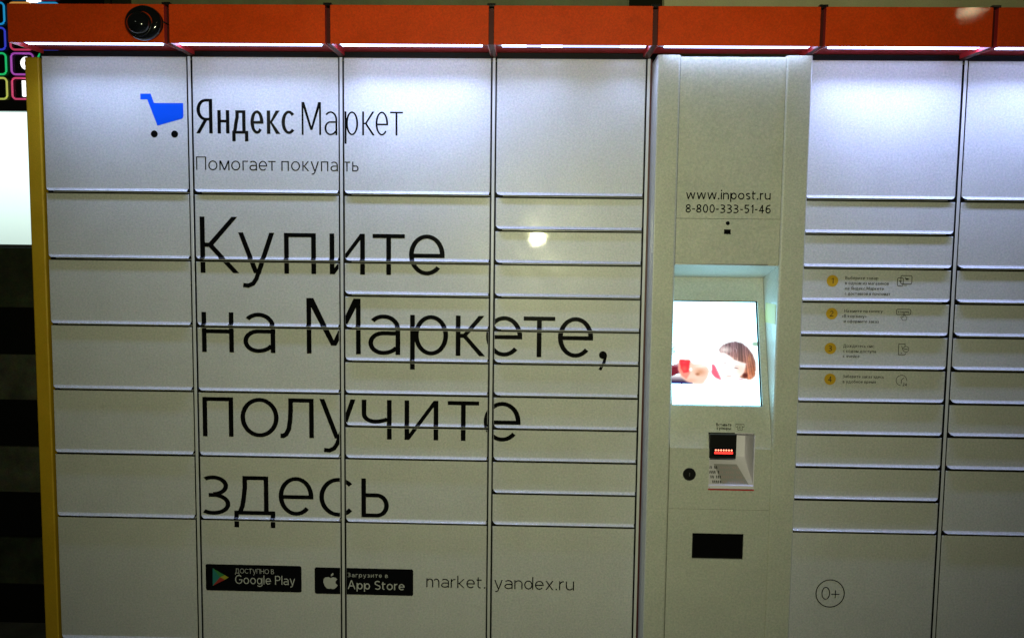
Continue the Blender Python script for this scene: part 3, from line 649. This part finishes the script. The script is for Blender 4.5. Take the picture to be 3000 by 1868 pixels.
# writing on the column
def flat(name, mk, polys, y, parent=K, off=None, fy=None):
    m2 = MB()
    for k, q in enumerate(polys):
        m2.poly([(a, (fy(b) if fy else y) - 2e-6*(k % 50), b) for a, b in q])
    me = bpy.data.meshes.new(name); me.from_pydata(m2.v, [], m2.f); me.materials.append(MT[mk]); me.transform(Matrix.Translation(-K.location))
    o = bpy.data.objects.new(name, me); col.objects.link(o); o.parent = parent; return o
up_ = [c for c in K.children if c.name.startswith('upper_panel')][0]
flat('web_address', 'ink', run('www.inpost.ru', .9998, 1.2365, 1.5877, .0190, .0034, K=.0262), yp-.0004, up_)
flat('phone_number', 'ink', run('8-800-333-51-46', .9996, 1.2383, 1.5498, .0175, .0033, K=.0238, gap=.2), yp-.0004, up_)
MB().lathe([(.0001, -.0012), (.0056, -.0012), (.0056, .0015)], (1.1192, yp, 1.5214), n=20).build('camera_lens', MT['gloss'], K)
MB().box(1.1095, 1.1285, yp-.0008, yp+.001, 1.4905, 1.5042, 0, .0004).build('sensor_window', MT['ink'], K)
slp = [c for c in K.children if c.name.startswith('sloping_panel')][0]
flat('instruction_lettering', 'ink', run('Вставьте', 1.1096, 1.1537, .9383, .0064, .0014) + run('купюры', 1.1106, 1.1514, .9286, .0064, .0014), 0, slp, fy=lambda z: by(z)-.0005)
flat('banknote_icon', 'inkgrey', stroke([(1.1700, .9360), (1.1662, .9360), (1.1662, .9450), (1.1895, .9450), (1.1895, .9360), (1.1850, .9360)], .0012) +
     outline(rrect(1.1710, .9280, 1.1845, .9410, .0015), .0012) + ring(1.1777, .9345, .0035, .0035, 0, 360, .001, .001, 12) + bar(1.1760, .9318, 1.1768, .9370), 0, slp, fy=lambda z: by(z)-.0005)
# lock
lk = MB().lathe([(.0001, -.004), (.0165, -.004), (.0185, -.0025), (.0185, .001)], (1.032, YF, .8000), n=36).build('round_lock', MT['black'], K)
MB().box(1.0305, 1.0335, YF-.0052, YF-.0038, .7950, .8050, 0, .0003).build('keyhole_plate', MT['metal'], lk, off=K.location)
# bill acceptor set into the panel
ba = MB()
bx0, bx1, bz0, bz1, bk = 1.0872, 1.2188, .7560, .9203, .004
ba.box(bx1-.0025, bx1, YF+.002, bk, bz0, bz1-.006).box(bx0, bx0+.0025, YF+.002, bk, bz0, bz1-.006)
ba.box(bx0, bx1, bk, bk+.003, bz0, bz1); ba.prism([(by(bz1)+.006, bz1-.0002), (bk, bz1-.0002), (bk, bz1-.004), (by(bz1)+.006, bz1-.004)], bx0, bx1)
ba.prism([(YF-.004, .7600), (YF-.004, .7690), (bk, .8300), (bk, .7600)], bx0+.0026, bx1-.0026)
acc = ba.build('bill_acceptor', MT['lav'], K)
def asub(name, m_, mt, smooth=False): return m_.build(name, mt, acc, smooth, off=K.location)
asub('acceptor_lip', MB().box(bx0, bx1, YF-.0045, YF+.006, .7552, .7580, 0, .0008), MT['redlip'])
bz = MB(); bz.box(1.0872, 1.1640, YF-.004, bk, .8490, .9190, 0, .002)
asub('black_bezel', bz, MT['black'])
asub('note_slot', MB().box(1.094, 1.157, YF-.0068, YF-.0042, .8560, .8800, 0, .001), MT['gloss'])
for i in range(7):
    asub('indicator_light', MB().lathe([(.0001, -.0022), (.0016, -.0018), (.0024, -.0008), (.0026, .0)], (1.1045+i*.0075, YF-.0068, .8735), n=12), MT['led_core'], True)
asub('glowing_strip', MB().box(1.1005, 1.1535, YF-.0074, YF-.0069, .8625, .8690), MT['red_glow'])  # emissive strip put in for the red glow below the indicator lights
def tray_y(z): return (YF-.004) + (z-.7690)/(.8300-.7690)*(bk-YF+.004) - .0008
def tpoly(pts): return [(x, tray_y(z), z) for x, z in pts]
tp = MB(); tp.poly(tpoly([(1.128, .7725), (1.204, .7725), (1.186, .8130), (1.118, .8130)]))
asub('scratched_plate', tp, MT['steel'])
sc = MB()
for r_ in range(4):
    zz = .8060 - r_*.0098
    for c_ in range(6):
        xx = 1.095 + c_*.0055 + r_*.002
        if random.random() < .85: sc.poly([(x, tray_y(z)-.0002-1e-5*c_, z) for x, z in [(xx, zz-.0028), (xx+.0035*random.uniform(.5, 1), zz-.0028), (xx+.0037, zz+.0028), (xx+.0008, zz+.0028)]])
asub('tray_marks', sc, MT['inkgrey'])
sd = MB()
for r_ in range(4):
    zz = .8060 - r_*.0098
    for c_ in range(10):
        xx = 1.128 + c_*.0062 + r_*.0015
        if xx < 1.186 + r_*.0048 and random.random() < .9:
            y_ = lambda z: tray_y(z)-.0003-1e-5*c_
            sd.poly([(x, y_(z), z) for x, z in [(xx, zz-.0022), (xx+.0036, zz-.0022), (xx+.0030, zz+.0022), (xx-.0005, zz+.0022)]])
asub('plate_keys', sd, MT['platekey'])

# ---------------------------------------------------------------- dome camera on the first canopy
C = empty('dome_camera', (-.5010, -.152, 2.0430), 'small glossy black dome camera stuck on the first orange canopy', 'security camera')
def tilt(o, piv=(-.5010, -.152, 2.0430)):
    return o
b_ = MB().lathe([(.0001, 0), (.0470, 0), (.0500, -.006), (.0490, -.014), (.0440, -.021), (.0360, -.026), (.0300, -.027)], (-.5010, -.152, 2.0430), n=44).build('camera_base', MT['gloss'], C, True)
prof = [(.0310*math.cos(a), -.024 - .026*math.sin(a)) for a in [math.pi/2*i/10 for i in range(11)]]
d_ = MB().lathe(prof, (-.5060, -.152, 2.0365), n=36).build('camera_dome', MT['gloss'], C, True)
for o_ in (b_, d_): o_.scale = (1.06, 1, .94)
MB().lathe([(.030, -.0255), (.0335, -.0275), (.0335, -.0245)], (-.5060, -.152, 2.0365), n=36).build('dome_rim', MT['black'], C, True).scale = (1.04, 1, 1)
ct = tube_pts([(-.4600, -.158, 2.052), (-.452, -.1565, 2.049), (-.4435, -.1545, 2.0455), (-.441, -.145, 2.0445)], .0017, 8); ct.build('camera_cable', MT['black'], C)

# ---------------------------------------------------------------- behind the lockers
WY = .70
W_ = struct(MB().box(-1.05, 4.2, WY+.012, WY+.2, -.1, 4).build('wall', MT['wallg']))
for a, b, mt in ((-1.05, .915, 'wallg'), (.921, 1.045, 'dark'), (1.052, 4.2, 'wallb')):
    MB().box(a, b, WY, WY+.011, -.0, 3.2, 0, .002).build('wall_panel', MT[mt], W_)
struct(MB().box(-9, 12, -9, 3, -.1, 0).build('ground', MT['ground']))
# shopfront left of the lockers
SX1 = -.98; SY = .5
F = empty('shopfront', (-1.4, SY, 0), 'dark shopfront base banded in black and grey stone, left of the yellow panel', 'shopfront')
bands = [(-.05, .159, 'stoned'), (.159, .3393, 'stonem'), (.3393, .5153, 'stoned'), (.5153, .6895, 'stone'), (.6895, .8673, 'stoned'), (.8673, 1.0382, 'stone'), (1.0382, 1.2126, 'stoned'), (1.2126, 1.4330, 'stonem')]
for a, b, m in bands:
    dy = 0 if m != 'stoned' else .012
    for q in range(3): MB().box(-3.0+q*.68, -3.0+(q+1)*.68-.003, SY+dy, SY+.06, a, b-.0012, 0, .0012).build('stone_slab', MT[m], F)
MB().box(-3, SX1, SY+.06, SY+.2, -.05, 2.9).build('shop_wall', MT['black'], F)
LBX = empty('lightbox', (-1.4, SY, 1.44), 'blank white glowing lightbox left of the yellow side panel', 'lightbox')
lm = emat('lightbox_white', (.76, 1, .95), 1.0)
ntl = lm.node_tree; pl = ntl.nodes['Principled BSDF']; ge = ntl.nodes.new('ShaderNodeNewGeometry'); sp_ = ntl.nodes.new('ShaderNodeSeparateXYZ'); mr = ntl.nodes.new('ShaderNodeMapRange')
mr.inputs[1].default_value = 1.43; mr.inputs[2].default_value = 1.78; mr.inputs[3].default_value = .66; mr.inputs[4].default_value = 1.5
ntl.links.new(ge.outputs['Position'], sp_.inputs[0]); ntl.links.new(sp_.outputs[2], mr.inputs[0]); ntl.links.new(mr.outputs[0], pl.inputs['Emission Strength'])
MB().box(-2.4, SX1, SY+.004, SY+.05, 1.4450, 1.9230).build('lit_panel', lm, LBX)
MB().box(-2.4, SX1, SY-.006, SY+.003, 1.4345, 1.4440, 0, .001).build('bottom_frame', MT['alu'], LBX)
MB().box(-2.4, SX1, SY-.010, SY+.06, 1.9240, 1.9640, 0, .002).build('top_frame', MT['black'], LBX)
SG = empty('neon_sign', (-1.4, SY, 1.97), 'black sign of rounded neon coloured squares with white letters, behind the lockers at top left', 'sign')
MB().box(-2.4, SX1, SY+.01, SY+.05, 1.9650, 2.9).build('sign_board', MT['sglass'], SG)
ncol = {'pink': (1, .10, .28), 'purple': (.62, .12, .75), 'red': (1, .08, .2), 'blue': (.02, .35, 1), 'indigo': (.05, .08, .95), 'green': (.02, .85, .25), 'lime': (.75, .85, .18), 'orange': (1, .45, .1), 'sky': (.02, .45, 1)}
nm = {k: emat('neon_'+k, v, .42) for k, v in ncol.items()}
def neon(x0, x1, z0, z1, c):
    P = rrect(x0, z0, x1, z1, .014, 5); pts = [(x, SY+.004, z) for x, z in P]; pts.append(pts[0])
    tube_pts(pts, .0034, 8, caps=False).build('neon_square', nm[c], SG)
for k, (zt, c1, c2) in enumerate([(2.3170, 'orange', 'red'), (2.2290, 'blue', 'pink'), (2.1395, 'indigo', 'pink')]): pass
rowz = [(1.9665, 2.0470), (2.0540, 2.1345), (2.1415, 2.2240), (2.2310, 2.3120), (2.3190, 2.400)]
for (z0, z1), cl, cr in zip(rowz, ['lime', 'green', 'indigo', 'sky', 'pink'], ['pink', 'purple', 'red', 'orange', 'blue']):
    neon(-1.4245, -1.3440, z0+.003, z1-.003, cl); neon(-1.3245, -1.2440, z0+.003, z1-.003, cr); neon(-1.2245, -1.1440, z0+.003, z1-.003, cl)
    neon(-1.5245, -1.4440, z0+.003, z1-.003, cr)
wm = emat('white_lit_letter', (1, 1, 1), 1.6)
def signletter(polys):
    mb = MB()
    for q in polys: mb.prism([(0, 0)]*0 or [(SY+.002, 0)]*0 or [], 0, 0) if False else mb.poly([(x, SY+.003, z) for x, z in q])
    for q in polys: mb.poly([(x, SY+.008, z) for x, z in q])
    return mb.build('sign_letter', wm, SG)
signletter([[(x-1.2905, z+2.0735) for x, z in q] for q in glyph('о', .042, .046, .046, .012, .010)])
signletter([[(x-1.2880, z+1.9790) for x, z in q] for q in glyph('П', .040, .056, .056, .011, .010)])
signletter([[(x-1.2600, z+2.3105) for x, z in q] for q in bar(0, 0, .05, .012)])

for o in scn.objects:
    if o.type == 'MESH' and not o.data.materials: print('no material', o.name)
